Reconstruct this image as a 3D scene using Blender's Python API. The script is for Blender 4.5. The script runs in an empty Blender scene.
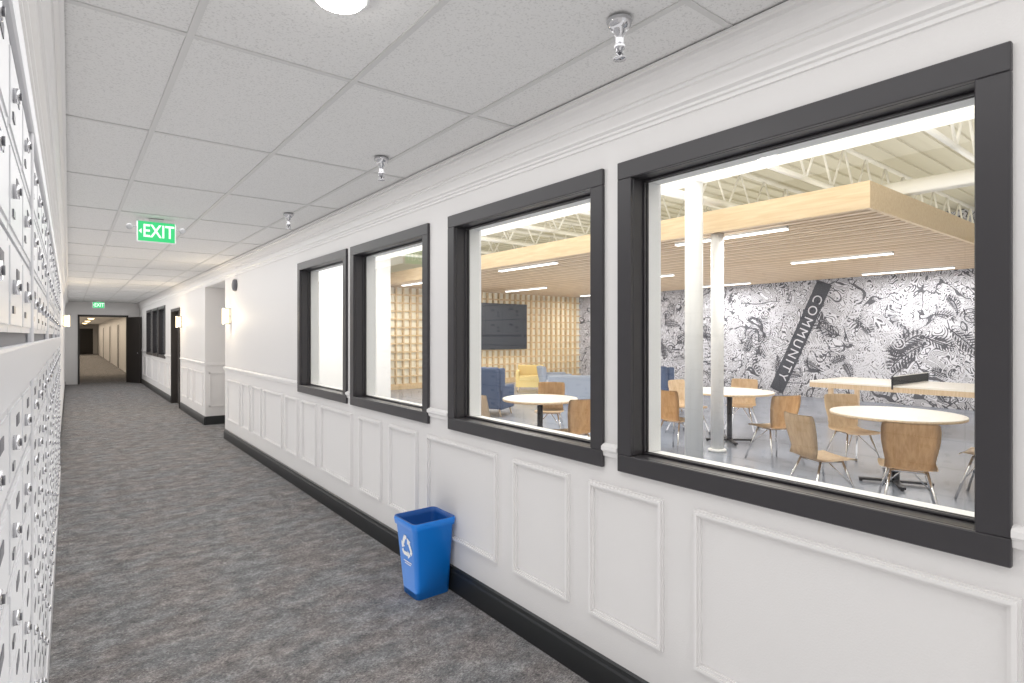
import bpy, bmesh, math, random
from mathutils import Vector, Matrix
random.seed(7)
sc = bpy.context.scene
sc.view_settings.view_transform = 'Standard'
sc.view_settings.look = 'None'

# ------------------------------------------------------------ materials
def lin(c):
    return tuple(((v/255)/12.92 if v/255 <= .04045 else ((v/255+.055)/1.055)**2.4) for v in c)

def mat(name, rgb, rough=.5, metal=0, bump=None, var=None, emis=None, estr=0, spec=None, coat=0):
    m = bpy.data.materials.new(name); m.use_nodes = True
    nt = m.node_tree; b = nt.nodes['Principled BSDF']
    c = lin(rgb)+(1,)
    b.inputs['Base Color'].default_value = c
    b.inputs['Roughness'].default_value = rough
    b.inputs['Metallic'].default_value = metal
    if spec is not None: b.inputs['Specular IOR Level'].default_value = spec
    if coat: b.inputs['Coat Weight'].default_value = coat
    tc = nt.nodes.new('ShaderNodeTexCoord')
    if var:   # (scale, amount)
        n = nt.nodes.new('ShaderNodeTexNoise'); n.inputs['Scale'].default_value = var[0]; n.inputs['Detail'].default_value = 6
        nt.links.new(tc.outputs['Object'], n.inputs['Vector'])
        r = nt.nodes.new('ShaderNodeMapRange')
        r.inputs['From Min'].default_value = .3; r.inputs['From Max'].default_value = .7
        r.inputs['To Min'].default_value = 1-var[1]; r.inputs['To Max'].default_value = 1+var[1]
        nt.links.new(n.outputs['Fac'], r.inputs['Value'])
        mx = nt.nodes.new('ShaderNodeVectorMath'); mx.operation = 'SCALE'
        mx.inputs[0].default_value = c[:3]
        nt.links.new(r.outputs['Result'], mx.inputs['Scale'])
        nt.links.new(mx.outputs['Vector'], b.inputs['Base Color'])
    if bump:  # (scale, strength, dist)
        n = nt.nodes.new('ShaderNodeTexNoise'); n.inputs['Scale'].default_value = bump[0]; n.inputs['Detail'].default_value = 4
        nt.links.new(tc.outputs['Object'], n.inputs['Vector'])
        bp = nt.nodes.new('ShaderNodeBump'); bp.inputs['Strength'].default_value = bump[1]; bp.inputs['Distance'].default_value = bump[2]
        nt.links.new(n.outputs['Fac'], bp.inputs['Height']); nt.links.new(bp.outputs['Normal'], b.inputs['Normal'])
    if emis:
        b.inputs['Emission Color'].default_value = lin(emis)+(1,); b.inputs['Emission Strength'].default_value = estr
    return m

def wood(name, c1, c2, axis=1, scale=3, rough=.45):
    m = bpy.data.materials.new(name); m.use_nodes = True
    nt = m.node_tree; b = nt.nodes['Principled BSDF']
    tc = nt.nodes.new('ShaderNodeTexCoord'); mp = nt.nodes.new('ShaderNodeMapping')
    s = [14, 14, 14]; s[axis] = 1.0
    mp.inputs['Scale'].default_value = s
    n = nt.nodes.new('ShaderNodeTexNoise'); n.inputs['Scale'].default_value = scale; n.inputs['Detail'].default_value = 5; n.inputs['Distortion'].default_value = .6
    cr = nt.nodes.new('ShaderNodeValToRGB')
    cr.color_ramp.elements[0].position = .35; cr.color_ramp.elements[0].color = lin(c1)+(1,)
    cr.color_ramp.elements[1].position = .65; cr.color_ramp.elements[1].color = lin(c2)+(1,)
    nt.links.new(tc.outputs['Object'], mp.inputs['Vector']); nt.links.new(mp.outputs['Vector'], n.inputs['Vector'])
    nt.links.new(n.outputs['Fac'], cr.inputs['Fac']); nt.links.new(cr.outputs['Color'], b.inputs['Base Color'])
    b.inputs['Roughness'].default_value = rough
    return m

def carpet_mat():
    m = bpy.data.materials.new('carpet'); m.use_nodes = True
    nt = m.node_tree; b = nt.nodes['Principled BSDF']; L = nt.links.new
    tc = nt.nodes.new('ShaderNodeTexCoord')
    def noise(sx, sy, sc_, det, dist=0, rough=.5):
        mp = nt.nodes.new('ShaderNodeMapping'); mp.inputs['Scale'].default_value = (sx, sy, 1)
        n = nt.nodes.new('ShaderNodeTexNoise'); n.inputs['Scale'].default_value = sc_; n.inputs['Detail'].default_value = det
        n.inputs['Distortion'].default_value = dist; n.inputs['Roughness'].default_value = rough
        L(tc.outputs['Object'], mp.inputs['Vector']); L(mp.outputs['Vector'], n.inputs['Vector']); return n
    a = noise(1.0, 1.5, 6.0, 13, 0, .95); c = noise(1, 1.4, 2.5, 6, 0, .7); d = noise(1, 5, 60, 4, 0, .8)
    add = nt.nodes.new('ShaderNodeMath'); add.operation = 'MULTIPLY_ADD'; add.inputs[1].default_value = .55
    L(a.outputs['Fac'], add.inputs[0])
    m2 = nt.nodes.new('ShaderNodeMath'); m2.operation = 'MULTIPLY'; m2.inputs[1].default_value = .45
    L(d.outputs['Fac'], m2.inputs[0]); L(m2.outputs[0], add.inputs[2])
    cr = nt.nodes.new('ShaderNodeValToRGB'); e = cr.color_ramp.elements
    e[0].position = .41; e[0].color = lin((60, 61, 65))+(1,)
    e[1].position = .59; e[1].color = lin((202, 200, 198))+(1,)
    x = e.new(.5); x.color = lin((124, 122, 123))+(1,)
    L(add.outputs[0], cr.inputs['Fac'])
    mx = nt.nodes.new('ShaderNodeMixRGB'); mx.blend_type = 'MULTIPLY'; mx.inputs['Fac'].default_value = 1
    cr2 = nt.nodes.new('ShaderNodeValToRGB'); e = cr2.color_ramp.elements
    e[0].position = .42; e[0].color = (1, .95, .92, 1); e[1].position = .58; e[1].color = (.95, .98, .99, 1)
    L(c.outputs['Fac'], cr2.inputs['Fac']); L(cr.outputs['Color'], mx.inputs['Color1']); L(cr2.outputs['Color'], mx.inputs['Color2'])
    L(mx.outputs['Color'], b.inputs['Base Color']); b.inputs['Roughness'].default_value = .95
    b.inputs['Specular IOR Level'].default_value = .15
    f = noise(1, 1, 220, 3); bp = nt.nodes.new('ShaderNodeBump'); bp.inputs['Strength'].default_value = .5; bp.inputs['Distance'].default_value = .006
    L(f.outputs['Fac'], bp.inputs['Height']); L(bp.outputs['Normal'], b.inputs['Normal'])
    return m

def tile_mat():
    m = bpy.data.materials.new('acoustic_tile'); m.use_nodes = True
    nt = m.node_tree; b = nt.nodes['Principled BSDF']; L = nt.links.new
    tc = nt.nodes.new('ShaderNodeTexCoord')
    v = nt.nodes.new('ShaderNodeTexNoise'); v.inputs['Scale'].default_value = 120; v.inputs['Detail'].default_value = 5
    L(tc.outputs['Object'], v.inputs['Vector'])
    cr = nt.nodes.new('ShaderNodeValToRGB'); e = cr.color_ramp.elements
    e[0].position = .34; e[0].color = lin((208, 207, 206))+(1,); e[1].position = .46; e[1].color = lin((227, 226, 225))+(1,)
    L(v.outputs['Fac'], cr.inputs['Fac']); L(cr.outputs['Color'], b.inputs['Base Color']); b.inputs['Roughness'].default_value = .95
    bp = nt.nodes.new('ShaderNodeBump'); bp.inputs['Strength'].default_value = .25; bp.inputs['Distance'].default_value = .002
    L(v.outputs['Fac'], bp.inputs['Height']); L(bp.outputs['Normal'], b.inputs['Normal'])
    return m

def mural_mat():
    m = bpy.data.materials.new('mural_drawing'); m.use_nodes = True
    nt = m.node_tree; b = nt.nodes['Principled BSDF']; L = nt.links.new
    tc = nt.nodes.new('ShaderNodeTexCoord')
    def math_(op, a, b_=None, c=None):
        n = nt.nodes.new('ShaderNodeMath'); n.operation = op
        for i, v in enumerate((a, b_, c)):
            if v is None: continue
            if isinstance(v, (int, float)): n.inputs[i].default_value = v
            else: L(v, n.inputs[i])
        return n.outputs[0]
    def noise(s, d=1, dist=0):
        n = nt.nodes.new('ShaderNodeTexNoise'); n.inputs['Scale'].default_value = s; n.inputs['Detail'].default_value = d; n.inputs['Distortion'].default_value = dist
        L(tc.outputs['Object'], n.inputs['Vector']); return n.outputs['Fac']
    def lines(s, k, th, det=0, dist=2.0):
        return math_('GREATER_THAN', math_('FRACT', math_('MULTIPLY', noise(s, det, dist), k)), th)
    c1 = lines(1.4, 26, .36, 1, 1.4)
    c2 = lines(3.0, 10, .30, 0, 2.5)
    c3 = lines(5.0, 7, .34, 0, 1.0)
    s1 = math_('GREATER_THAN', noise(1.0, 2, 1.0), .52); s2 = math_('GREATER_THAN', noise(1.4, 2, 1.0), .45)
    def mixf(s, a, b_): return math_('ADD', math_('MULTIPLY', a, s), math_('MULTIPLY', b_, math_('SUBTRACT', 1, s)))
    mixv = mixf(s2, mixf(s1, c1, c2), c3)
    o = math_('GREATER_THAN', math_('ABSOLUTE', math_('SUBTRACT', noise(.9, 2, 1.4), .5)), .012)
    mixv = math_('MULTIPLY', mixv, o)
    darks = math_('GREATER_THAN', noise(1.7, 2, 2.0), .34)
    mixv = math_('MULTIPLY', mixv, math_('ADD', .6, math_('MULTIPLY', darks, .4)))
    cr = nt.nodes.new('ShaderNodeValToRGB'); e = cr.color_ramp.elements
    e[0].color = lin((88, 88, 95))+(1,); e[1].color = lin((218, 218, 225))+(1,)
    L(mixv, cr.inputs['Fac']); L(cr.outputs['Color'], b.inputs['Base Color']); b.inputs['Roughness'].default_value = .8
    return m

def glass_mat():
    m = bpy.data.materials.new('window_glass'); m.use_nodes = True
    nt = m.node_tree; nt.nodes.clear(); L = nt.links.new
    o = nt.nodes.new('ShaderNodeOutputMaterial'); mx = nt.nodes.new('ShaderNodeMixShader')
    t = nt.nodes.new('ShaderNodeBsdfTransparent'); t.inputs[0].default_value = (.98, .985, .98, 1)
    g = nt.nodes.new('ShaderNodeBsdfGlossy'); g.inputs['Roughness'].default_value = 0
    f = nt.nodes.new('ShaderNodeLayerWeight'); f.inputs['Blend'].default_value = .5
    p = nt.nodes.new('ShaderNodeMath'); p.operation = 'POWER'; p.inputs[1].default_value = 4
    q = nt.nodes.new('ShaderNodeMath'); q.operation = 'MULTIPLY_ADD'; q.inputs[1].default_value = .93; q.inputs[2].default_value = .06
    L(f.outputs['Facing'], p.inputs[0]); L(p.outputs[0], q.inputs[0])
    L(q.outputs[0], mx.inputs[0]); L(t.outputs[0], mx.inputs[1]); L(g.outputs[0], mx.inputs[2]); L(mx.outputs[0], o.inputs[0])
    return m

def emit(name, rgb, s):
    m = bpy.data.materials.new(name); m.use_nodes = True
    nt = m.node_tree; nt.nodes.clear()
    o = nt.nodes.new('ShaderNodeOutputMaterial'); e = nt.nodes.new('ShaderNodeEmission')
    e.inputs[0].default_value = lin(rgb)+(1,); e.inputs[1].default_value = s
    nt.links.new(e.outputs[0], o.inputs[0]); return m

M = dict(
    wall=mat('wall_paint', (226, 224, 223), .6, bump=(160, .25, .003)),
    trim=mat('trim_paint', (231, 229, 228), .4),
    black=mat('black_base', (40, 42, 44), .4),
    frame=mat('charcoal_frame', (54, 52, 55), .35, bump=(60, .05, .001)),
    carpet=carpet_mat(), tile=tile_mat(), mural=mural_mat(), glass=glass_mat(),
    tee=mat('ceiling_tee', (208, 207, 206), .5),
    chrome=mat('chrome', (205, 205, 208), .15, 1),
    steel=mat('mailbox_metal', (216, 216, 219), .35, .1),
    seam=mat('mailbox_seam', (128, 128, 132), .6),
    lock=mat('lock_metal', (110, 110, 114), .3, .8),
    dark=mat('dark_metal', (45, 45, 50), .45, .3),
    plate=mat('label_plate', (100, 100, 106), .5),
    blue=mat('blue_plastic', (16, 126, 222), .38, bump=(300, .05, .001)),
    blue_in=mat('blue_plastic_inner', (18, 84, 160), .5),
    white=mat('white_paint', (240, 240, 240), .5),
    grey=mat('grey_plastic', (190, 190, 192), .5),
    cream=mat('cream_steel', (246, 242, 232), .6),
    deck=mat('roof_deck', (222, 216, 196), .8),
    roomwall=mat('room_wall_paint', (244, 243, 241), .6),
    concrete=mat('polished_floor', (142, 149, 162), .22, var=(1.5, .08)),
    slat=wood('slat_wood', (216, 188, 154), (234, 210, 178), 1, 2.5),
    slat2=wood('slat_wood_dark', (196, 166, 130), (214, 186, 150), 1, 2.5),
    slatback=mat('slat_backing', (104, 80, 56), .9),
    fascia=wood('fascia_wood', (226, 198, 158), (238, 214, 178), 1, 2),
    ply=wood('plywood', (206, 178, 144), (222, 198, 166), 2, 3),
    lattice=wood('lattice_wood', (208, 180, 136), (226, 200, 156), 2, 3),
    latback=mat('lattice_backing', (248, 243, 224), .8),
    tabletop=mat('table_laminate', (242, 237, 228), .3),
    navy=mat('navy_fabric', (76, 90, 118), .9, bump=(200, .3, .003)),
    sofa=mat('blue_grey_fabric', (150, 158, 172), .9, bump=(200, .3, .003)),
    yellow=mat('yellow_fabric', (224, 200, 136), .9, bump=(200, .3, .003)),
    screen=mat('screen', (46, 50, 56), .2),
    darkdoor=mat('dark_door', (48, 44, 42), .5),
    darkglass=mat('dark_glass', (120, 124, 128), .1),
    green=emit('exit_green', (70, 200, 125), 1.3),
    exitw=emit('exit_letters', (225, 255, 230), 1.6),
    lamp=emit('lamp_white', (255, 252, 245), 22),
    strip=emit('strip_white', (255, 254, 250), 4),
    sconce=emit('sconce_warm', (255, 232, 190), 2.2),
    farlamp=emit('far_lamp_warm', (255, 222, 160), 4.0),
    net=mat('net', (60, 62, 66), .8),
    ink=mat('mural_ink', (84, 84, 91), .8),
    muralwhite=mat('mural_white', (218, 218, 225), .8),
    band=mat('mural_band', (70, 72, 80), .8),
    red=mat('red_plastic', (190, 40, 40), .4),
)

# ------------------------------------------------------------ builder
class B:
    def __init__(s): s.bm = bmesh.new(); s.mats = []
    def mi(s, m):
        m = M[m]
        if m not in s.mats: s.mats.append(m)
        return s.mats.index(m)
    def face(s, vs, m, smooth=False):
        try:
            f = s.bm.faces.new(vs); f.material_index = s.mi(m); f.smooth = smooth; return f
        except ValueError: return None
    def box(s, x0, x1, y0, y1, z0, z1, m, bev=0, seg=2, mtx=None, smooth=False):
        if bev == 0:
            P = [Vector((x, y, z)) for x in (x0, x1) for y in (y0, y1) for z in (z0, z1)]
            if mtx: P = [mtx @ p for p in P]
            v = [s.bm.verts.new(p) for p in P]
            for q in ((0, 1, 3, 2), (4, 6, 7, 5), (0, 4, 5, 1), (2, 3, 7, 6), (0, 2, 6, 4), (1, 5, 7, 3)):
                s.face([v[i] for i in q], m)
            return
        t = bmesh.new()
        bmesh.ops.create_cube(t, size=1)
        for v in t.verts:
            v.co = Vector((x0+(v.co.x+.5)*(x1-x0), y0+(v.co.y+.5)*(y1-y0), z0+(v.co.z+.5)*(z1-z0)))
        bmesh.ops.bevel(t, geom=t.edges[:], offset=bev, segments=seg, affect='EDGES', profile=.6)
        idx = s.mi(m)
        mp = {}
        for v in t.verts: mp[v] = s.bm.verts.new(mtx @ v.co if mtx else v.co)
        for f in t.faces:
            g = s.bm.faces.new([mp[v] for v in f.verts]); g.material_index = idx; g.smooth = smooth
        t.free()
    def tube(s, p0, p1, r0, m, r1=None, seg=10):
        if r1 is None: r1 = r0
        p0 = Vector(p0); p1 = Vector(p1); d = (p1-p0).normalized()
        a = d.cross(Vector((0, 0, 1)) if abs(d.z) < .9 else Vector((1, 0, 0))).normalized(); b = d.cross(a)
        A = []; C = []
        for i in range(seg):
            t = 2*math.pi*i/seg; o = a*math.cos(t)+b*math.sin(t)
            A.append(s.bm.verts.new(p0+o*r0)); C.append(s.bm.verts.new(p1+o*r1))
        for i in range(seg):
            j = (i+1) % seg; s.face([A[i], A[j], C[j], C[i]], m, True)
        s.face(A[::-1], m); s.face(C, m)
    def lathe(s, prof, c, m, seg=24, mtx=None):
        rings = []
        c = Vector(c)
        for r, z in prof:
            ring = []
            for i in range(seg):
                t = 2*math.pi*i/seg; p = Vector((r*math.cos(t), r*math.sin(t), z))
                if mtx: p = mtx @ p
                ring.append(s.bm.verts.new(p+c))
            rings.append(ring)
        for k in range(len(rings)-1):
            for i in range(seg):
                j = (i+1) % seg; s.face([rings[k][i], rings[k][j], rings[k+1][j], rings[k+1][i]], m, True)
        s.face(rings[0][::-1], m); s.face(rings[-1], m)
    def prof_y(s, prof, y0, y1, m):
        A = [s.bm.verts.new((x, y0, z)) for x, z in prof]; C = [s.bm.verts.new((x, y1, z)) for x, z in prof]
        n = len(prof)
        for i in range(n):
            j = (i+1) % n; s.face([A[i], C[i], C[j], A[j]], m)
        s.face(A, m); s.face(C[::-1], m)
    def mesh(s, me, mtx, m):
        idx = s.mi(m); mp = [s.bm.verts.new(mtx @ v.co) for v in me.vertices]
        for p in me.polygons:
            try:
                f = s.bm.faces.new([mp[i] for i in p.vertices]); f.material_index = idx
            except ValueError: pass
    def done(s, name, loc=(0, 0, 0), rz=0, recalc=True):
        if recalc: bmesh.ops.recalc_face_normals(s.bm, faces=s.bm.faces[:])
        me = bpy.data.meshes.new(name); s.bm.to_mesh(me); s.bm.free()
        for m in s.mats: me.materials.append(m)
        o = bpy.data.objects.new(name, me); sc.collection.objects.link(o)
        o.location = loc; o.rotation_euler[2] = rz
        return o

def dup(o, loc, rz):
    n = bpy.data.objects.new(o.name, o.data); sc.collection.objects.link(n); n.location = loc; n.rotation_euler[2] = rz; return n

def text_mesh(body, size, ext=0, off=.015, space=1):
    cu = bpy.data.curves.new('t', 'FONT'); cu.body = body; cu.size = size; cu.extrude = ext
    cu.align_x = 'CENTER'; cu.align_y = 'CENTER'; cu.offset = size*off; cu.space_character = space
    o = bpy.data.objects.new('t', cu); sc.collection.objects.link(o)
    bpy.context.view_layer.update()
    me = bpy.data.meshes.new_from_object(o.evaluated_get(bpy.context.evaluated_depsgraph_get()))
    bpy.data.objects.remove(o); return me

# ------------------------------------------------------------ dimensions
XR = 1.907; XR2 = 2.087; XL = -.105; HC = 2.67
ZT = 2.349; ZB = 1.006; FW = .075
WIN = [(.361, 1.678), (1.767, 3.089), (3.343, 4.673), (4.762, 6.092)]
RX = 15.1; RY = 15.3; CZ = 3.0; DECK = 4.3

# ------------------------------------------------------------ floors
b = B()
b.box(-.6, XR2, -2.5, 60, -.1, 0, 'carpet'); b.box(XR2, 2.9, 9.69, 11.33, -.1, 0.0, 'carpet')
b.done('floor')
b = B(); b.box(XR2, RX+.2, -2.5, 9.69, -.12, -.002, 'concrete'); b.box(2.9, RX+.2, 9.69, RY+.2, -.12, -.002, 'concrete')
b.done('floor_common_room')

# ------------------------------------------------------------ right wall
def holed(b, x0, x1, y0, y1, z0, z1, holes, m):
    y = y0
    for h0, h1, hz0, hz1 in holes:
        if h0 > y: b.box(x0, x1, y, h0, z0, z1, m)
        if hz0 > z0: b.box(x0, x1, h0, h1, z0, hz0, m)
        b.box(x0, x1, h0, h1, hz1, z1, m); y = h1
    if y < y1: b.box(x0, x1, y, y1, z0, z1, m)
I = .055
b = B()
holed(b, XR, XR2, -2.5, 9.69, 0, DECK, [(a+I, c-I, ZB+I, ZT-I) for a, c in WIN], 'wall')
b.box(XR2, 3.0, 9.59, 9.69, 0, HC, 'wall'); b.box(2.9, 3.0, 9.69, 11.33, 0, HC, 'wall')
b.box(XR2, 3.0, 11.33, 11.43, 0, HC, 'wall')
b.box(XR, 3.0, 9.69, 11.33, 2.45, HC, 'wall')
FARW = [(16.6, 17.9), (18.05, 19.35), (19.6, 20.9)]
holed(b, XR, XR2, 11.33, 60, 0, HC+.1, [(14.2, 15.5, 0, 2.2)]+[(a+I, c-I, ZB+I, ZT-I) for a, c in FARW], 'wall')
b.done('wall_right')

b = B()
b.box(-.6, XL, -2.5, 60, 0, HC+.1, 'wall')
b.done('wall_left')

b = B()
b.box(-.6, XR, -2.5, 23.2, HC+.008, HC+.1, 'tile')
for x in (.343, .952, 1.562): b.box(x-.012, x+.012, -2.5, 23.2, HC+.002, HC+.009, 'tee')
y = 2.32-1.22*4
while y < 23.2:
    b.box(XL, XR, y-.012, y+.012, HC+.003, HC+.009, 'tee'); y += 1.22
b.done('ceiling')

# crown mouldings
def crown(sgn, xw, y0, y1, name):
    pr = [(0, .0), (.092, 0), (.092, .012), (.078, .014), (.078, .028), (.066, .036), (.060, .052), (.048, .066), (.040, .085), (.040, .094),
          (.030, .096), (.030, .108), (.020, .112), (.020, .150), (.032, .154), (.032, .168), (.018, .176), (.018, .186), (.008, .190), (.008, .204), (0, .206)]
    b = B(); b.prof_y([(xw+sgn*(-p), HC-z) for p, z in pr], y0, y1, 'trim'); return b.done(name)
crown(1, XR, -2.5, 23.2, 'trim_1')
crown(-1, XL, -2.5, 23.2, 'trim_2')

# baseboards
b = B()
for y0, y1 in ((-2.5, 9.69), (11.33, 14.1), (15.6, 23.2)):
    b.prof_y([(XR, 0), (XR-.018, 0), (XR-.018, .115), (XR-.012, .125), (XR-.012, .145), (XR, .152)], y0, y1, 'black')
b.box(XR, 2.9, 11.315, 11.33, 0, .15, 'black'); b.box(2.885, 2.9, 9.69, 11.315, 0, .15, 'black')
b.done('baseboard_right')
b = B()
b.prof_y([(XL, 0), (XL+.012, 0), (XL+.012, .1), (XL, .11)], 8.2, 23.2, 'black')
b.done('baseboard_left')

# chair rail
b = B()
segs = [(-2.5, WIN[0][0]), (WIN[0][1], WIN[1][0]), (WIN[1][1], WIN[2][0]), (WIN[2][1], WIN[3][0]), (WIN[3][1], 9.69), (11.33, 14.1), (15.6, 16.6), (20.9, 23.2)]
for y0, y1 in segs:
    b.prof_y([(XR, 1.055), (XR-.01, 1.058), (XR-.014, 1.078), (XR-.026, 1.088), (XR-.026, 1.104), (XR-.012, 1.112), (XR, 1.116)], y0, y1, 'trim')
b.box(XR, 2.9, 11.31, 11.33, 1.06, 1.11, 'trim')
b.done('trim_3')

# wainscot panel mouldings
panels = [(-.75, .2)] + [(.344, 1.299), (1.444, 1.860), (1.994, 2.431), (2.577, 3.370), (3.509, 3.944), (4.083, 4.504), (4.66, 5.41), (5.55, 5.97), (6.11, 6.53), (6.67, 7.42), (7.56, 7.98), (8.12, 8.54), (8.68, 9.45), (11.5, 12.4), (12.55, 13.0), (13.15, 13.9), (15.8, 16.5), (16.7, 17.8), (18.0, 19.3), (19.6, 20.8), (21, 22)]
b = B(); z0, z1 = .315, .93
def ring(b, y0, y1, z0, z1, w, d):
    b.box(XR-d, XR, y0, y1, z0, z0+w, 'trim'); b.box(XR-d, XR, y0, y1, z1-w, z1, 'trim')
    b.box(XR-d, XR, y0, y0+w, z0+w, z1-w, 'trim'); b.box(XR-d, XR, y1-w, y1, z0+w, z1-w, 'trim')
for y0, y1 in panels:
    ring(b, y0, y1, z0, z1, .028, .009)
    ring(b, y0+.006, y1-.006, z0+.006, z1-.006, .012, .019)
for x0, x1 in ((1.97, 2.8),):
    for w, d, o in ((.028, .008, 0), (.012, .016, .006)):
        b.box(x0+o, x1-o, 11.33-d, 11.33, z0+o, z0+o+w, 'trim'); b.box(x0+o, x1-o, 11.33-d, 11.33, z1-o-w, z1-o, 'trim')
        b.box(x0+o, x0+o+w, 11.33-d, 11.33, z0+o, z1-o, 'trim'); b.box(x1-o-w, x1-o, 11.33-d, 11.33, z0+o, z1-o, 'trim')
b.done('trim_4')

# ------------------------------------------------------------ windows
def window(n, y0, y1, pane='glass'):
    b = B(); P = .02; X0 = XR-P; F = FW
    def bar(ya, yb, za, zb, xa, xb, m='frame'): b.box(xa, xb, ya, yb, za, zb, m, bev=.003, seg=1)
    bar(y0, y1, ZT-F, ZT, X0, XR); bar(y0, y1, ZB, ZB+F, X0, XR)
    bar(y0, y0+F, ZB+F, ZT-F, X0, XR); bar(y1-F, y1, ZB+F, ZT-F, X0, XR)
    J0 = I+.001; XJ = 2.005
    for m_, xa, xb in (('frame', XR, XJ), ('white', XJ, XR2+.01)):
        bar(y0+J0, y1-J0, ZT-F, ZT-J0, xa, xb, m_); bar(y0+J0, y1-J0, ZB+J0, ZB+F, xa, xb, m_)
        bar(y0+J0, y0+F, ZB+F, ZT-F, xa, xb, m_); bar(y1-F, y1-J0, ZB+F, ZT-F, xa, xb, m_)
    G = .010; gx = 1.985
    for xa, xb in ((gx-.015, gx-.003), (gx+.003, gx+.015)):
        bar(y0+F, y1-F, ZT-F-G, ZT-F, xa, xb); bar(y0+F, y1-F, ZB+F, ZB+F+G, xa, xb)
        bar(y0+F, y0+F+G, ZB+F+G, ZT-F-G, xa, xb); bar(y1-F-G, y1-F, ZB+F+G, ZT-F-G, xa, xb)
    v = [b.bm.verts.new(p) for p in ((gx, y0+F, ZB+F), (gx, y1-F, ZB+F), (gx, y1-F, ZT-F), (gx, y0+F, ZT-F))]
    b.face(v, pane)
    b.done('window_%d' % n)
for i, (a, c) in enumerate(WIN): window(i+1, a, c)
for i, (a, c) in enumerate(FARW): window(i+5, a, c, 'darkglass')

# ------------------------------------------------------------ mailboxes
b = B(); X = XL+.001
b.box(X, X+.010, .6, 8.1, 0, 2.2, 'seam')
W = .36; y = .62
rows = [(.16, .165, 8), (1.60, .18, 3)]
col = 0
while y+W < 8.1:
    for zs, h, n in rows:
        for k in range(n):
            za = zs+k*h; g = .005
            b.box(X+.010, X+.018, y+g, y+W-g, za+g, za+h-g, 'steel')
            b.box(X+.018, X+.021, y+g+.014, y+W-g-.014, za+g+.014, za+h-g-.014, 'steel')
            ly = y+W*.22; lz = za+h*.5
            b.tube((X+.021, ly, lz), (X+.031, ly, lz), .014, 'chrome', seg=12)
            b.tube((X+.031, ly, lz), (X+.034, ly, lz), .007, 'lock', seg=8)
            b.box(X+.021, X+.0225, y+W*.45, y+W*.64, lz+.02, lz+.042, 'plate')
            b.box(X+.021, X+.0235, ly-.02, ly+.02, lz-.050, lz-.036, 'lock')
    col += 1
    y += W
    if col % 4 == 0:
        b.box(X+.010, X+.026, y, y+.03, .10, 2.18, 'steel', bev=.004, seg=1); y += .03
b.box(X+.010, X+.030, .6, 8.1, 1.485, 1.58, 'steel', bev=.006, seg=2)
b.box(X+.010, X+.030, .6, 8.1, 2.16, 2.22, 'steel', bev=.006, seg=2)
b.box(X+.010, X+.030, .6, 8.1, .0, .14, 'steel', bev=.006, seg=2)
b.done('mailbox_bank')

# ------------------------------------------------------------ ceiling fixtures
b = B()
b.lathe([(.085, 0), (.092, -.008), (.09, -.016), (.082, -.018)], (0, 0, 0), 'white', 32)
b.lathe([(.081, -.016), (.07, -.030), (.05, -.038), (.02, -.042), (.002, -.043)], (0, 0, 0), 'lamp', 32)
b.done('ceiling_light', (.665, 1.73, HC))
b = B()
b.lathe([(.042, 0), (.044, -.006), (.038, -.022), (.028, -.034), (.021, -.036), (.019, -.05), (.013, -.052), (.013, -.085), (.018, -.088), (.018, -.098), (.012, -.100), (.010, -.112)], (0, 0, 0), 'chrome', 24)
for s_ in (-1, 1):
    b.tube((s_*.013, 0, -.095), (s_*.016, 0, -.118), .003, 'chrome', seg=6); b.tube((s_*.016, 0, -.118), (0, 0, -.130), .003, 'chrome', seg=6)
b.lathe([(.004, -.1), (.004, -.130), (.022, -.131), (.022, -.134), (.003, -.136)], (0, 0, 0), 'chrome', 20)
spr = b.done('ceiling_sprinkler', (1.475, 1.30, HC))
dup(spr, (1.49, 3.2, HC), 0); dup(spr, (1.53, 5.18, HC), 0)

def exit_sign(loc, heads=True):
    b = B()
    b.box(-.06, .06, -.03, .03, -.02, 0, 'white', bev=.004)
    b.box(-.155, .155, -.022, .022, -.215, -.02, 'white', bev=.006)
    b.box(-.145, .145, -.0235, -.022, -.207, -.028, 'green')
    t = text_mesh('EXIT', .165)
    b.mesh(t, Matrix.Translation((.015, -.0245, -.118)) @ Matrix.Rotation(math.pi/2, 4, 'X') @ Matrix.Diagonal((.74, 1.0, 1, 1)), 'exitw')
    v = [b.bm.verts.new(p) for p in ((-.140, -.0245, -.118), (-.118, -.0245, -.095), (-.118, -.0245, -.141))]; b.face(v, 'exitw')
    if heads:
        for s_ in (-1, 1):
            b.tube((s_*.15, 0, -.08), (s_*.19, 0, -.08), .006, 'grey')
            b.lathe([(.014, .02), (.022, .014), (.026, -.022), (.022, -.026), (.004, -.026)], (s_*.21, 0, -.08), 'grey', 16, Matrix.Rotation(-1.1, 4, 'X'))
    return b.done('exit_sign', loc, recalc=False)
exit_sign((.64, 6.2, HC)); exit_sign((.74, 22.4, HC), False)

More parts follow.
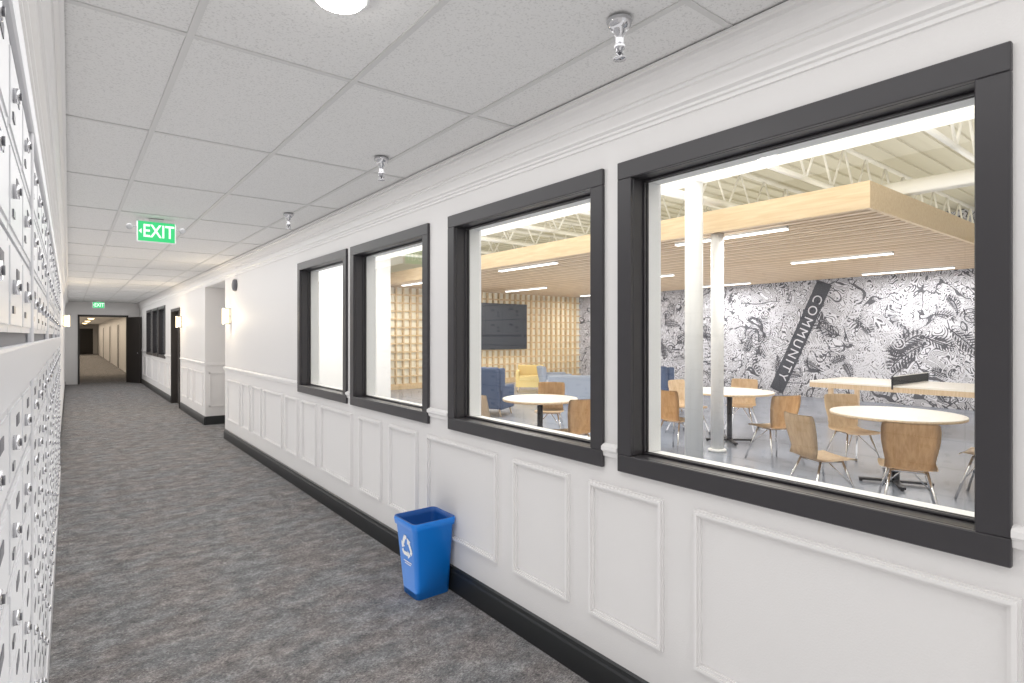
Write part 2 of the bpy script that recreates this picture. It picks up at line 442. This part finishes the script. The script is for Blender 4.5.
b = B(); R = Matrix.Rotation(-math.pi/2, 4, 'Y')
b.lathe([(.085, 0), (.09, .02), (.08, .04), (.05, .05), (.01, .052)], (0, 0, 0), 'plate', 24, R)
b.done('wall_speaker', (XR, 8.95, 2.32))
def sconce(x, y, s_):
    b = B()
    b.box(-.0, .015, -.06, .06, -.12, .12, 'chrome', bev=.003)
    b.lathe([(.045, -.11), (.05, -.10), (.05, .10), (.045, .11)], (.07, 0, 0), 'sconce', 20)
    b.lathe([(.052, -.12), (.052, -.108)], (.07, 0, 0), 'chrome', 20); b.lathe([(.052, .108), (.052, .12)], (.07, 0, 0), 'chrome', 20)
    b.tube((.01, 0, -.11), (.07, 0, -.115), .008, 'chrome')
    b.tube((.01, 0, .0), (.03, 0, 0), .012, 'chrome')
    o = b.done('wall_sconce', (x, y, 1.88), 0 if s_ > 0 else math.pi)
    l = bpy.data.lights.new('sconce_bulb', 'POINT'); l.energy = 9; l.color = (1, .82, .56); l.shadow_soft_size = .06
    lo = bpy.data.objects.new('sconce_bulb', l); sc.collection.objects.link(lo); lo.location = (x+s_*.17, y, 1.88)
sconce(XR, 9.3, -1); sconce(XR, 13.95, -1); sconce(XL, 14.5, 1)

# ------------------------------------------------------------ recycling bin
def bin_():
    b = B(); H = .475
    def rr(x0, x1, y0, y1, z, r, m, seg=5):
        out = []
        for cx, cy, a0 in ((x1-r, y1-r, 0), (x0+r, y1-r, 90), (x0+r, y0+r, 180), (x1-r, y0+r, 270)):
            for i in range(seg+1):
                a = math.radians(a0+90*i/seg); out.append(b.bm.verts.new((cx+r*math.cos(a), cy+r*math.sin(a), z)))
        return out
    T = (-.145, .139, -.135, .125); Bt = (-.105, .125, -.100, .090)
    def lerp(t, o): return [Bt[i]+(T[i]-Bt[i])*t+(o if i % 2 else -o) for i in range(4)]
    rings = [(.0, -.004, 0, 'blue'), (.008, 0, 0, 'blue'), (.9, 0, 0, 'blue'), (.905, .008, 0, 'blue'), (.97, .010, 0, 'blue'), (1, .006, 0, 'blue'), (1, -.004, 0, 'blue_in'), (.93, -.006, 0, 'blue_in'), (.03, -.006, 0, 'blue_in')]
    prev = None
    for t, o, _, m in rings:
        R_ = rr(*lerp(t, o), t*H, .03, m)
        if prev:
            for i in range(len(R_)):
                j = (i+1) % len(R_); b.face([prev[i], prev[j], R_[j], R_[i]], m, True)
        else: b.face(R_[::-1], 'blue')
        prev = R_
    b.face(prev, 'blue_in')
    def P(u, v):
        z = .31+v; t = z/H; x = Bt[0]+(T[0]-Bt[0])*t-.0015
        return b.bm.verts.new((x, -.015-u, z))
    S = 1.25
    for k in range(3):
        a = math.radians(120*k)
        def q(u, v): u *= S; v *= S; return P(u*math.cos(a)-v*math.sin(a), u*math.sin(a)+v*math.cos(a))
        b.face([q(-.036, -.045), q(-.030, -.025), q(.012, -.025), q(.012, -.045)], 'white')
        b.face([q(.008, -.056), q(.008, -.014), q(.036, -.035)], 'white')
        b.face([q(-.052, -.024), q(-.036, -.014), q(-.028, -.028), q(-.040, -.044)], 'white')
    for i, w_ in enumerate((.05, .038)):
        b.face([P(-w_, -.088-i*.014), P(w_, -.088-i*.014), P(w_, -.094-i*.014), P(-w_, -.094-i*.014)], 'white')
    return b.done('recycling_bin', (1.752, 3.14, 0), recalc=False)
bin_()

# ------------------------------------------------------------ far end of corridor
b = B()
b.box(XL, .22, 23.2, 23.4, 0, HC+.1, 'wall'); b.box(1.58, XR, 23.2, 23.4, 0, HC+.1, 'wall'); b.box(.22, 1.58, 23.2, 23.4, 2.23, HC+.1, 'wall')
b.box(.22, .27, 23.17, 23.42, 0, 2.25, 'darkdoor'); b.box(1.53, 1.58, 23.17, 23.42, 0, 2.25, 'darkdoor'); b.box(.22, 1.58, 23.17, 23.42, 2.2, 2.26, 'darkdoor')
b.done('wall_cross')
b = B(); m_ = Matrix.Translation((1.56, 23.12, 0)) @ Matrix.Rotation(math.radians(-67), 4, 'Z')
b.box(0, .8, -.022, .022, .01, 2.2, 'darkdoor', bev=.004, mtx=m_); b.tube(m_ @ Vector((.72, -.03, 1)), m_ @ Vector((.72, -.07, 1)), .02, 'chrome')
b.done('door_1')
b = B(); b.box(XL, XR, 23.4, 60, 2.5, 2.6, 'tile'); b.done('ceiling_far')
b = B(); b.box(XL, XR, 59.9, 60.1, 0, 2.6, 'wall'); b.done('wall_end')
b = B()
b.box(.5, 1.6, 59.84, 59.9, 0, 2.15, 'darkdoor'); b.box(.45, .5, 59.82, 59.9, 0, 2.2, 'trim'); b.box(1.6, 1.65, 59.82, 59.9, 0, 2.2, 'trim'); b.box(.5, 1.6, 59.82, 59.9, 2.15, 2.2, 'trim')
b.box(1.04, 1.06, 59.83, 59.84, 0, 2.15, 'black')
b.done('door_2')
n = 3
for yy in (27, 33, 40, 48):
    for xx, s_ in ((XR, -1), (XL, 1)):
        b = B(); a, c = sorted((xx, xx+s_*.03)); b.box(a, c, yy, yy+.95, 0, 2.1, 'darkdoor')
        a, c = sorted((xx, xx+s_*.04)); b.box(a, c, yy-.07, yy, 0, 2.17, 'trim'); b.box(a, c, yy+.95, yy+1.02, 0, 2.17, 'trim'); b.box(a, c, yy, yy+.95, 2.1, 2.17, 'trim')
        b.done('door_%d' % n); n += 1
b = B()
b.box(XR+.1, XR+.15, 14.26, 15.44, .0, 2.14, 'darkdoor')
b.box(XR-.02, XR2, 14.2, 14.26, 0, 2.2, 'darkdoor'); b.box(XR-.02, XR2, 15.44, 15.5, 0, 2.2, 'darkdoor'); b.box(XR-.02, XR2, 14.26, 15.44, 2.14, 2.2, 'darkdoor')
b.tube((XR+.1, 14.4, 1.0), (XR+.05, 14.4, 1.0), .02, 'chrome'); b.tube((XR+.05, 14.39, 1.0), (XR+.05, 14.52, 1.0), .012, 'chrome')
b.done('door_%d' % n)
fl = None
for yy in (26, 31, 37, 44, 52):
    if fl is None:
        b = B(); b.lathe([(.16, 0), (.17, -.02), (.15, -.03)], (0, 0, 0), 'white', 24); b.lathe([(.148, -.03), (.12, -.07), (.05, -.1), (.01, -.105)], (0, 0, 0), 'farlamp', 24)
        fl = b.done('dome_ceiling_light', (.9, yy, 2.5))
    else: dup(fl, (.9, yy, 2.5), 0)

# ------------------------------------------------------------ common room shell
b = B(); b.box(RX, RX+.2, -2.5, RY+.2, 0, DECK, 'mural'); b.done('wall_mural')
b = B(); b.box(6.3, RX, RY, RY+.2, 0, DECK, 'latback'); b.done('wall_back')
b = B(); b.box(XR2, 6.3, 13.0, 13.2, 0, DECK, 'roomwall'); b.box(6.15, 6.3, 13.2, RY+.2, 0, DECK, 'roomwall'); b.done('wall_inner')
b = B(); b.box(XR2, RX, -2.7, -2.5, 0, DECK, 'roomwall'); b.done('wall_side')
b = B(); b.box(XR, RX+.2, -2.7, RY+.2, DECK, DECK+.1, 'deck')
for i in range(60):
    yy = -2.5+i*.3
    b.box(XR2, RX, yy, yy+.1, DECK-.035, DECK, 'deck')
b.done('ceiling_common_room')

# canopy of wood slats
b = B(); CX0 = 6.9; CY0 = 2.5
b.box(CX0+.045, RX, CY0+.045, RY, CZ+.03, CZ+.06, 'slatback')
x = CX0+.05; k = 0
while x < RX-.16:
    b.box(x, x+.12, CY0+.045, RY, CZ, CZ+.028, 'slat' if k % 2 else 'slat2'); x += .18; k += 1
b.box(CX0, CX0+.045, CY0, RY, CZ-.01, CZ+.29, 'fascia'); b.box(CX0+.045, RX, CY0, CY0+.045, CZ-.01, CZ+.29, 'fascia')
b.box(CX0+.045, RX, CY0+.045, RY, CZ+.25, CZ+.28, 'deck')
b.done('ceiling_wood_canopy')

def area(name, loc, sx, sy, p, col=(1, 1, 1), up=False, rot=None):
    l = bpy.data.lights.new(name, 'AREA'); l.shape = 'RECTANGLE'; l.size = sx; l.size_y = sy; l.energy = p; l.color = col
    o = bpy.data.objects.new(name, l); sc.collection.objects.link(o); o.location = loc
    if up: o.rotation_euler = (math.pi, 0, 0)
    if rot: o.rotation_euler = rot
    return o
for x in (7.3, 10.9, 14.2):
    for y0, y1 in ((3.6, 5.3), (8.0, 9.8), (12.4, 14.3)):
        b = B()
        b.box(-.05, .05, -(y1-y0)/2, (y1-y0)/2, -.03, 0, 'white', bev=.004); b.box(-.045, .045, -(y1-y0)/2+.01, (y1-y0)/2-.01, -.045, -.03, 'strip')
        b.done('linear_ceiling_light', (x, (y0+y1)/2, CZ))
        area('strip_lamp', (x, (y0+y1)/2, CZ-.06), .12, y1-y0, 52, (1, .985, .96))

# joists and girder
def joist(b, p0, p1, h, n, m='cream'):
    p0 = Vector(p0); p1 = Vector(p1); up = Vector((0, 0, h))
    b.tube(p0, p1, .04, m, seg=4); b.tube(p0+up, p1+up, .04, m, seg=4)
    for i in range(n):
        a = p0+(p1-p0)*(i/n); c = p0+(p1-p0)*((i+.5)/n); d = p0+(p1-p0)*((i+1)/n)
        b.tube(a, c+up, .016, m, seg=6); b.tube(c+up, d, .016, m, seg=6)
b = B()
for k in range(11):
    yy = -1.2+k*1.5
    if yy < 12.9: joist(b, (XR2, yy, 3.52), (RX, yy, 3.52), .6, 18)
joist(b, (5.63, -2.4, 3.38), (5.63, 12.9, 3.38), .1, 2)
b.box(5.55, 5.71, -2.4, 12.9, 3.33, 3.48, 'cream')
b.done('roof_joists')
b = B()
b.tube((4.4, -2.4, 3.3), (4.4, 12.9, 3.3), .055, 'cream', seg=14)
b.tube((3.2, -2.4, 3.42), (3.2, 12.9, 3.42), .03, 'cream', seg=12)
b.tube((8.2, -2.4, 3.42), (8.2, 12.9, 3.42), .10, 'cream', seg=18)
for yy in (1.1, 4.4): b.tube((2.2, yy, 3.36), (12, yy, 3.44), .05, 'cream', seg=12)
b.done('overhead_pipes')
b = B(); b.tube((0, 0, 0), (0, 0, 3.33), .10, 'white', seg=28); b.lathe([(.13, 0), (.13, .03), (.1, .04)], (0, 0, 0), 'white'); b.done('column', (5.63, 3.85, 0))
b = B(); b.tube((0, 0, 0), (0, 0, 2.985), .085, 'white', seg=28); b.lathe([(.12, 0), (.12, .03), (.085, .04)], (0, 0, 0), 'white'); b.done('column', (7.05, 4.45, 0))

# mural ink layer: fern fronds, swirls, band with lettering
b = B(); MX = RX-.006
def MV(y, z, dx=0): return b.bm.verts.new((MX-dx, y, z))
def frond(y, z, ang, L, n=11, dx=0, m='ink'):
    a = ang; py, pz = y, z; st = L/n; curl = random.uniform(-.12, .12)
    for i in range(n):
        ny = py+math.cos(a)*st; nz = pz+math.sin(a)*st
        w = .012; ox, oz = -math.sin(a)*w, math.cos(a)*w
        b.face([MV(py-ox, pz-oz, dx), MV(ny-ox, nz-oz, dx), MV(ny+ox, nz+oz, dx), MV(py+ox, pz+oz, dx)], m)
        ll = L*.34*math.sin(math.pi*(i+1.2)/(n+1.5))
        for s_ in (-1, 1):
            d = a+s_*.95; ty, tz = ny+math.cos(d)*ll, nz+math.sin(d)*ll; my, mz = ny+math.cos(d)*ll*.5, nz+math.sin(d)*ll*.5
            qx, qz = -math.sin(d)*st*.28, math.cos(d)*st*.28
            if .05 < tz < 2.95: b.face([MV(ny, nz, dx), MV(my+qx, mz+qz, dx), MV(ty, tz, dx), MV(my-qx, mz-qz, dx)], m)
        py, pz = ny, nz; a += curl
def swirl(y, z, r, m='ink', dx=.001, turns=2.2, w=.025):
    prev = None; N = 44
    for i in range(N+1):
        t = i/N; a = t*turns*2*math.pi; rr = r*(1-.85*t)
        cur = (MV(y+rr*math.cos(a), z+rr*math.sin(a), dx), MV(y+(rr-w)*math.cos(a), z+(rr-w)*math.sin(a), dx))
        if prev: b.face([prev[0], cur[0], cur[1], prev[1]], m)
        prev = cur
for i in range(90):
    yy = random.uniform(2.8, 14.5); zz = random.uniform(.4, 2.3)
    mm = random.choice(['ink', 'muralwhite'])
    frond(yy, zz, random.uniform(0, 6.28), random.uniform(.5, .95) if .9 < zz < 2.0 else .45, dx=.0004*(1+i*.02), m=mm)
for i in range(26): swirl(random.uniform(3, 14), random.uniform(.6, 2.5), random.uniform(.12, .28), random.choice(['ink', 'muralwhite']), dx=.0022+.0001*i, w=.02)
t0 = Vector((6.50, 2.93)); t1 = Vector((7.75, .1)); u = (t1-t0).normalized(); nrm = Vector((u.y, -u.x))
hw = .19
b.face([MV(*(t0+nrm*hw), .006), MV(*(t1+nrm*hw), .006), MV(*(t1-nrm*hw), .006), MV(*(t0-nrm*hw), .006)], 'band')
tm = text_mesh('COMMUNITY', .33, off=0, space=1.32)
U = Vector((0, u.x, u.y)); N3 = Vector((-1, 0, 0)); V3 = N3.cross(U); c3 = Vector((MX-.008, (t0.x+t1.x)/2, (t0.y+t1.y)/2))
b.mesh(tm, Matrix(((U.x, V3.x, N3.x, c3.x), (U.y, V3.y, N3.y, c3.y), (U.z, V3.z, N3.z, c3.z), (0, 0, 0, 1))), 'muralwhite')
b.done('mural_artwork', recalc=False)

# lattice screen on back wall
b = B(); x = 6.36
while x < RX-.1:
    b.box(x, x+.04, RY-.10, RY-.002, .12, CZ-.01, 'lattice'); x += .235
z = .12
while z < CZ-.05:
    b.box(6.34, RX-.02, RY-.08, RY-.03, z, z+.04, 'lattice'); z += .24
b.box(6.32, RX-.02, RY-.12, RY-.002, 0, .12, 'lattice')
b.done('wood_lattice_screen')
b = B(); b.box(9.75, 12.35, RY-.27, RY-.19, 1.12, 2.64, 'black', bev=.01); b.box(9.78, 12.32, RY-.272, RY-.268, 1.15, 2.61, 'screen'); b.box(10.7, 11.4, RY-.20, RY-.10, 1.6, 2.1, 'dark'); b.done('television')
# slim dark kiosk beside the end of the inner wall
b = B(); b.box(6.33, 6.75, 14.0, 14.75, .02, 2.15, 'black', bev=.01); b.box(6.37, 6.71, 13.985, 14.0, 1.0, 1.9, 'screen')
for k in range(5): b.box(6.40, 6.68, 13.975, 13.985, 1.05+k*.16, 1.06+k*.16, 'white')
b.box(6.4, 6.68, 13.97, 14, .5, .7, 'red'); b.box(6.4, 6.44, 14.1, 14.14, 0, .03, 'black'); b.done('vending_kiosk')

# ------------------------------------------------------------ furniture
def chair_mesh():
    b = B()
    pr = [(.235, .425, .19), (.215, .447, .21), (.10, .440, .22), (-.04, .432, .215), (-.13, .437, .20), (-.185, .465, .185), (-.213, .53, .18), (-.230, .61, .195), (-.250, .70, .21), (-.268, .79, .212), (-.277, .845, .205), (-.279, .86, .185)]
    t = bmesh.new(); G = []
    NX = 8
    for k, (y, z, w) in enumerate(pr):
        row = []
        for i in range(NX+1):
            s_ = i/NX*2-1
            cy = 0; cz = 0
            if k >= 6: cy = .045*s_*s_
            elif k < 5: cz = .012*s_*s_
            row.append(t.verts.new((s_*w, y+cy, z+cz)))
        G.append(row)
    for k in range(len(pr)-1):
        for i in range(NX): t.faces.new([G[k][i], G[k][i+1], G[k+1][i+1], G[k+1][i]])
    bmesh.ops.solidify(t, geom=t.faces[:], thickness=.014)
    me = bpy.data.meshes.new('tmp'); t.to_mesh(me); t.free()
    b.mesh(me, Matrix.Identity(4), 'ply')
    for f in b.bm.faces: f.smooth = True
    for s_ in (-1, 1):
        b.tube((s_*.13, .13, .425), (s_*.235, .25, 0), .011, 'chrome'); b.tube((s_*.13, -.10, .425), (s_*.225, -.27, 0), .011, 'chrome')
        b.tube((s_*.13, .13, .422), (s_*.13, -.10, .422), .010, 'chrome')
        b.tube((s_*.18, .187, .21), (s_*.02, .05, .415), .006, 'chrome')
    b.tube((-.13, .13, .42), (.13, .13, .42), .010, 'chrome'); b.tube((-.13, -.10, .42), (.13, -.10, .42), .010, 'chrome')
    return b
def table_mesh(r):
    b = B()
    b.lathe([(r-.006, .728), (r, .732), (r, .752)], (0, 0, 0), 'ply', 56)
    b.lathe([(r, .752), (r, .757), (r-.004, .76)], (0, 0, 0), 'tabletop', 56)
    b.tube((0, 0, .03), (0, 0, .70), .038, 'dark', seg=16)
    for k in range(4):
        m_ = Matrix.Rotation(math.pi/2*k+.5, 4, 'Z')
        b.box(.0, .34, -.03, .03, .015, .04, 'dark', bev=.005, mtx=m_); b.box(.0, .26, -.02, .02, .70, .728, 'dark', mtx=m_)
        b.tube(m_ @ Vector((.32, 0, 0)), m_ @ Vector((.32, 0, .016)), .018, 'dark')
    return b
def face_to(p, t): return math.atan2(t[1]-p[1], t[0]-p[0])-math.pi/2
TA = (7.03, 2.30); TBp = (7.85, 4.75); TC = (4.95, 5.75)
tA = table_mesh(.62).done('round_table', (*TA, 0)); dup(tA, (*TBp, 0), .3)
tC = table_mesh(.50).done('round_table', (*TC, 0), .6)
ch0 = None
def chair(p, rz):
    global ch0
    if ch0 is None: ch0 = chair_mesh().done('dining_chair', (*p, 0), rz, recalc=False)
    else: dup(ch0, (*p, 0), rz)
def img(x, d):  # ground position at bearing/distance from the hallway
    t = (x-512)/569; return (d*(.614+.789*t), d*(.789-.614*t))
for x, d, tw in ((908, 5.0, 0), (820, 5.4, -.35), (852, 6.9, 0), (994, 5.5, 0)):
    p = img(x, d); chair(p, face_to(p, TA)+tw)
for x, d, tw in ((774, 7.2, .2), (676, 7.8, 0), (742, 9.4, 0), (688, 9.2, 0)):
    p = img(x, d); chair(p, face_to(p, TBp)+tw)
for x, d, tw in ((574, 6.8, 0), (500, 7.2, -.3), (550, 8.7, 0)):
    p = img(x, d); chair(p, face_to(p, TC)+tw)

# ping pong table
b = B()
b.box(0, 1.525, -1.37, -.005, .73, .76, 'tabletop', bev=.003); b.box(0, 1.525, .005, 1.37, .73, .76, 'tabletop', bev=.003)
b.box(.0, 1.525, -1.37, 1.37, .645, .729, 'ply', bev=.003)
b.box(-.1, 1.625, -.006, .006, .765, .915, 'net'); b.box(-.1, 1.625, -.008, .008, .905, .918, 'white')
for xx in (-.1, 1.615): b.box(xx, xx+.012, -.012, .012, .70, .92, 'dark')
for xx in (.15, 1.3):
    for yy in (-1.1, 1.04):
        b.box(xx, xx+.07, yy, yy+.07, 0, .665, 'ply')
b.done('ping_pong_table', (10.8, 3.55, 0))

def armchair_mesh(m, w=.72, d=.72, hb=.98, hs=.42, ha=.6, legs=True):
    b = B(); z0 = .14
    b.box(-w/2+.08, w/2-.08, -d/2+.1, d/2, z0, hs-.10, m, bev=.03, seg=3, smooth=True)
    b.box(-w/2+.09, w/2-.09, -d/2+.14, d/2+.02, hs-.11, hs+.03, m, bev=.045, seg=4, smooth=True)
    mt = Matrix.Translation((0, -d/2+.08, 0)) @ Matrix.Rotation(math.radians(9), 4, 'X')
    b.box(-w/2+.04, w/2-.04, -.07, .07, z0+.02, hb, m, bev=.05, seg=4, mtx=mt, smooth=True)
    for s_ in (-1, 1):
        a, c = sorted((s_*(w/2-.1), s_*w/2)); b.box(a, c, -d/2+.05, d/2-.02, z0, ha, m, bev=.04, seg=4, smooth=True)
        if hb > .85: b.box(a, c, -d/2+.0, -d/2+.22, ha-.1, hb-.03, m, bev=.04, seg=4, smooth=True)
        for yy in (-d/2+.1, d/2-.08): b.tube((s_*(w/2-.09), yy, z0+.03), (s_*(w/2-.05), yy, 0), .018, 'ply', .012)
    return b
p = img(492, 11.5); a0 = armchair_mesh('navy').done('wingback_armchair', (*p, 0), math.radians(-60)); 
p = img(662, 11.9); dup(a0, (*p, 0), math.radians(-80))
p = img(531, 16.2); armchair_mesh('yellow', hb=.74, w=.85).done('lounge_armchair', (*p, 0), math.radians(140))
p = img(572, 13.2); armchair_mesh('sofa', w=1.2, d=.75, hb=.70, ha=.54).done('sofa', (*p, 0), math.radians(-40))
p = img(556, 15.6); armchair_mesh('sofa', w=.8, d=.75, hb=.76, ha=.56).done('lounge_armchair', (*p, 0), math.radians(-120))

# ------------------------------------------------------------ lights
area('corridor_ceiling_fill', (.9, 10, HC-.03), 1.5, 25, 168, (1, .995, .985))  # added fill along the corridor, not a ceiling fixture
area('corridor_bounce', (.9, 9, .04), 1.5, 24, 92, (1, .995, .99), True)  # added upward fill standing in for light bounced off the floor
area('room_down_fill', (4.4, 5, DECK-.3), 3.6, 13, 290, (1, .99, .97))  # added downward fill between the joists, no fitting there
area('room_bounce', (4.4, 5, 2.9), 3.6, 13, 165, (1, .99, .97), True)  # added upward fill to brighten the roof deck
area('canopy_top_fill', (10.9, 6, 3.34), 7.5, 17, 220, (1, .99, .97), True)  # added fill over the canopy to lift the dark deck, no fixture
area('room_canopy_bounce', (11, 8, .05), 7, 13, 250, (1, .985, .96), True)
area('inner_wall_fill', (4.3, 11.6, 3.2), 3.4, .5, 70, (1, .99, .97), rot=(math.radians(35), 0, 0))  # added fill to brighten the inner wall, no fitting mounted here
area('far_lamp', (.9, 42, 2.38), 1.2, 30, 230, (1, .84, .64))
w = bpy.data.worlds.new('World'); sc.world = w; w.use_nodes = True
w.node_tree.nodes['Background'].inputs[0].default_value = (1, 1, 1, 1); w.node_tree.nodes['Background'].inputs[1].default_value = .9

# ------------------------------------------------------------ camera
c = bpy.data.cameras.new('Camera'); c.lens = 20; c.sensor_width = 36; c.clip_start = .02; c.shift_y = -6.5/1024
co = bpy.data.objects.new('Camera', c); sc.collection.objects.link(co)
co.location = (0, 0, 1.6); co.rotation_euler = (math.pi/2, 0, math.radians(-37.9)); sc.camera = co
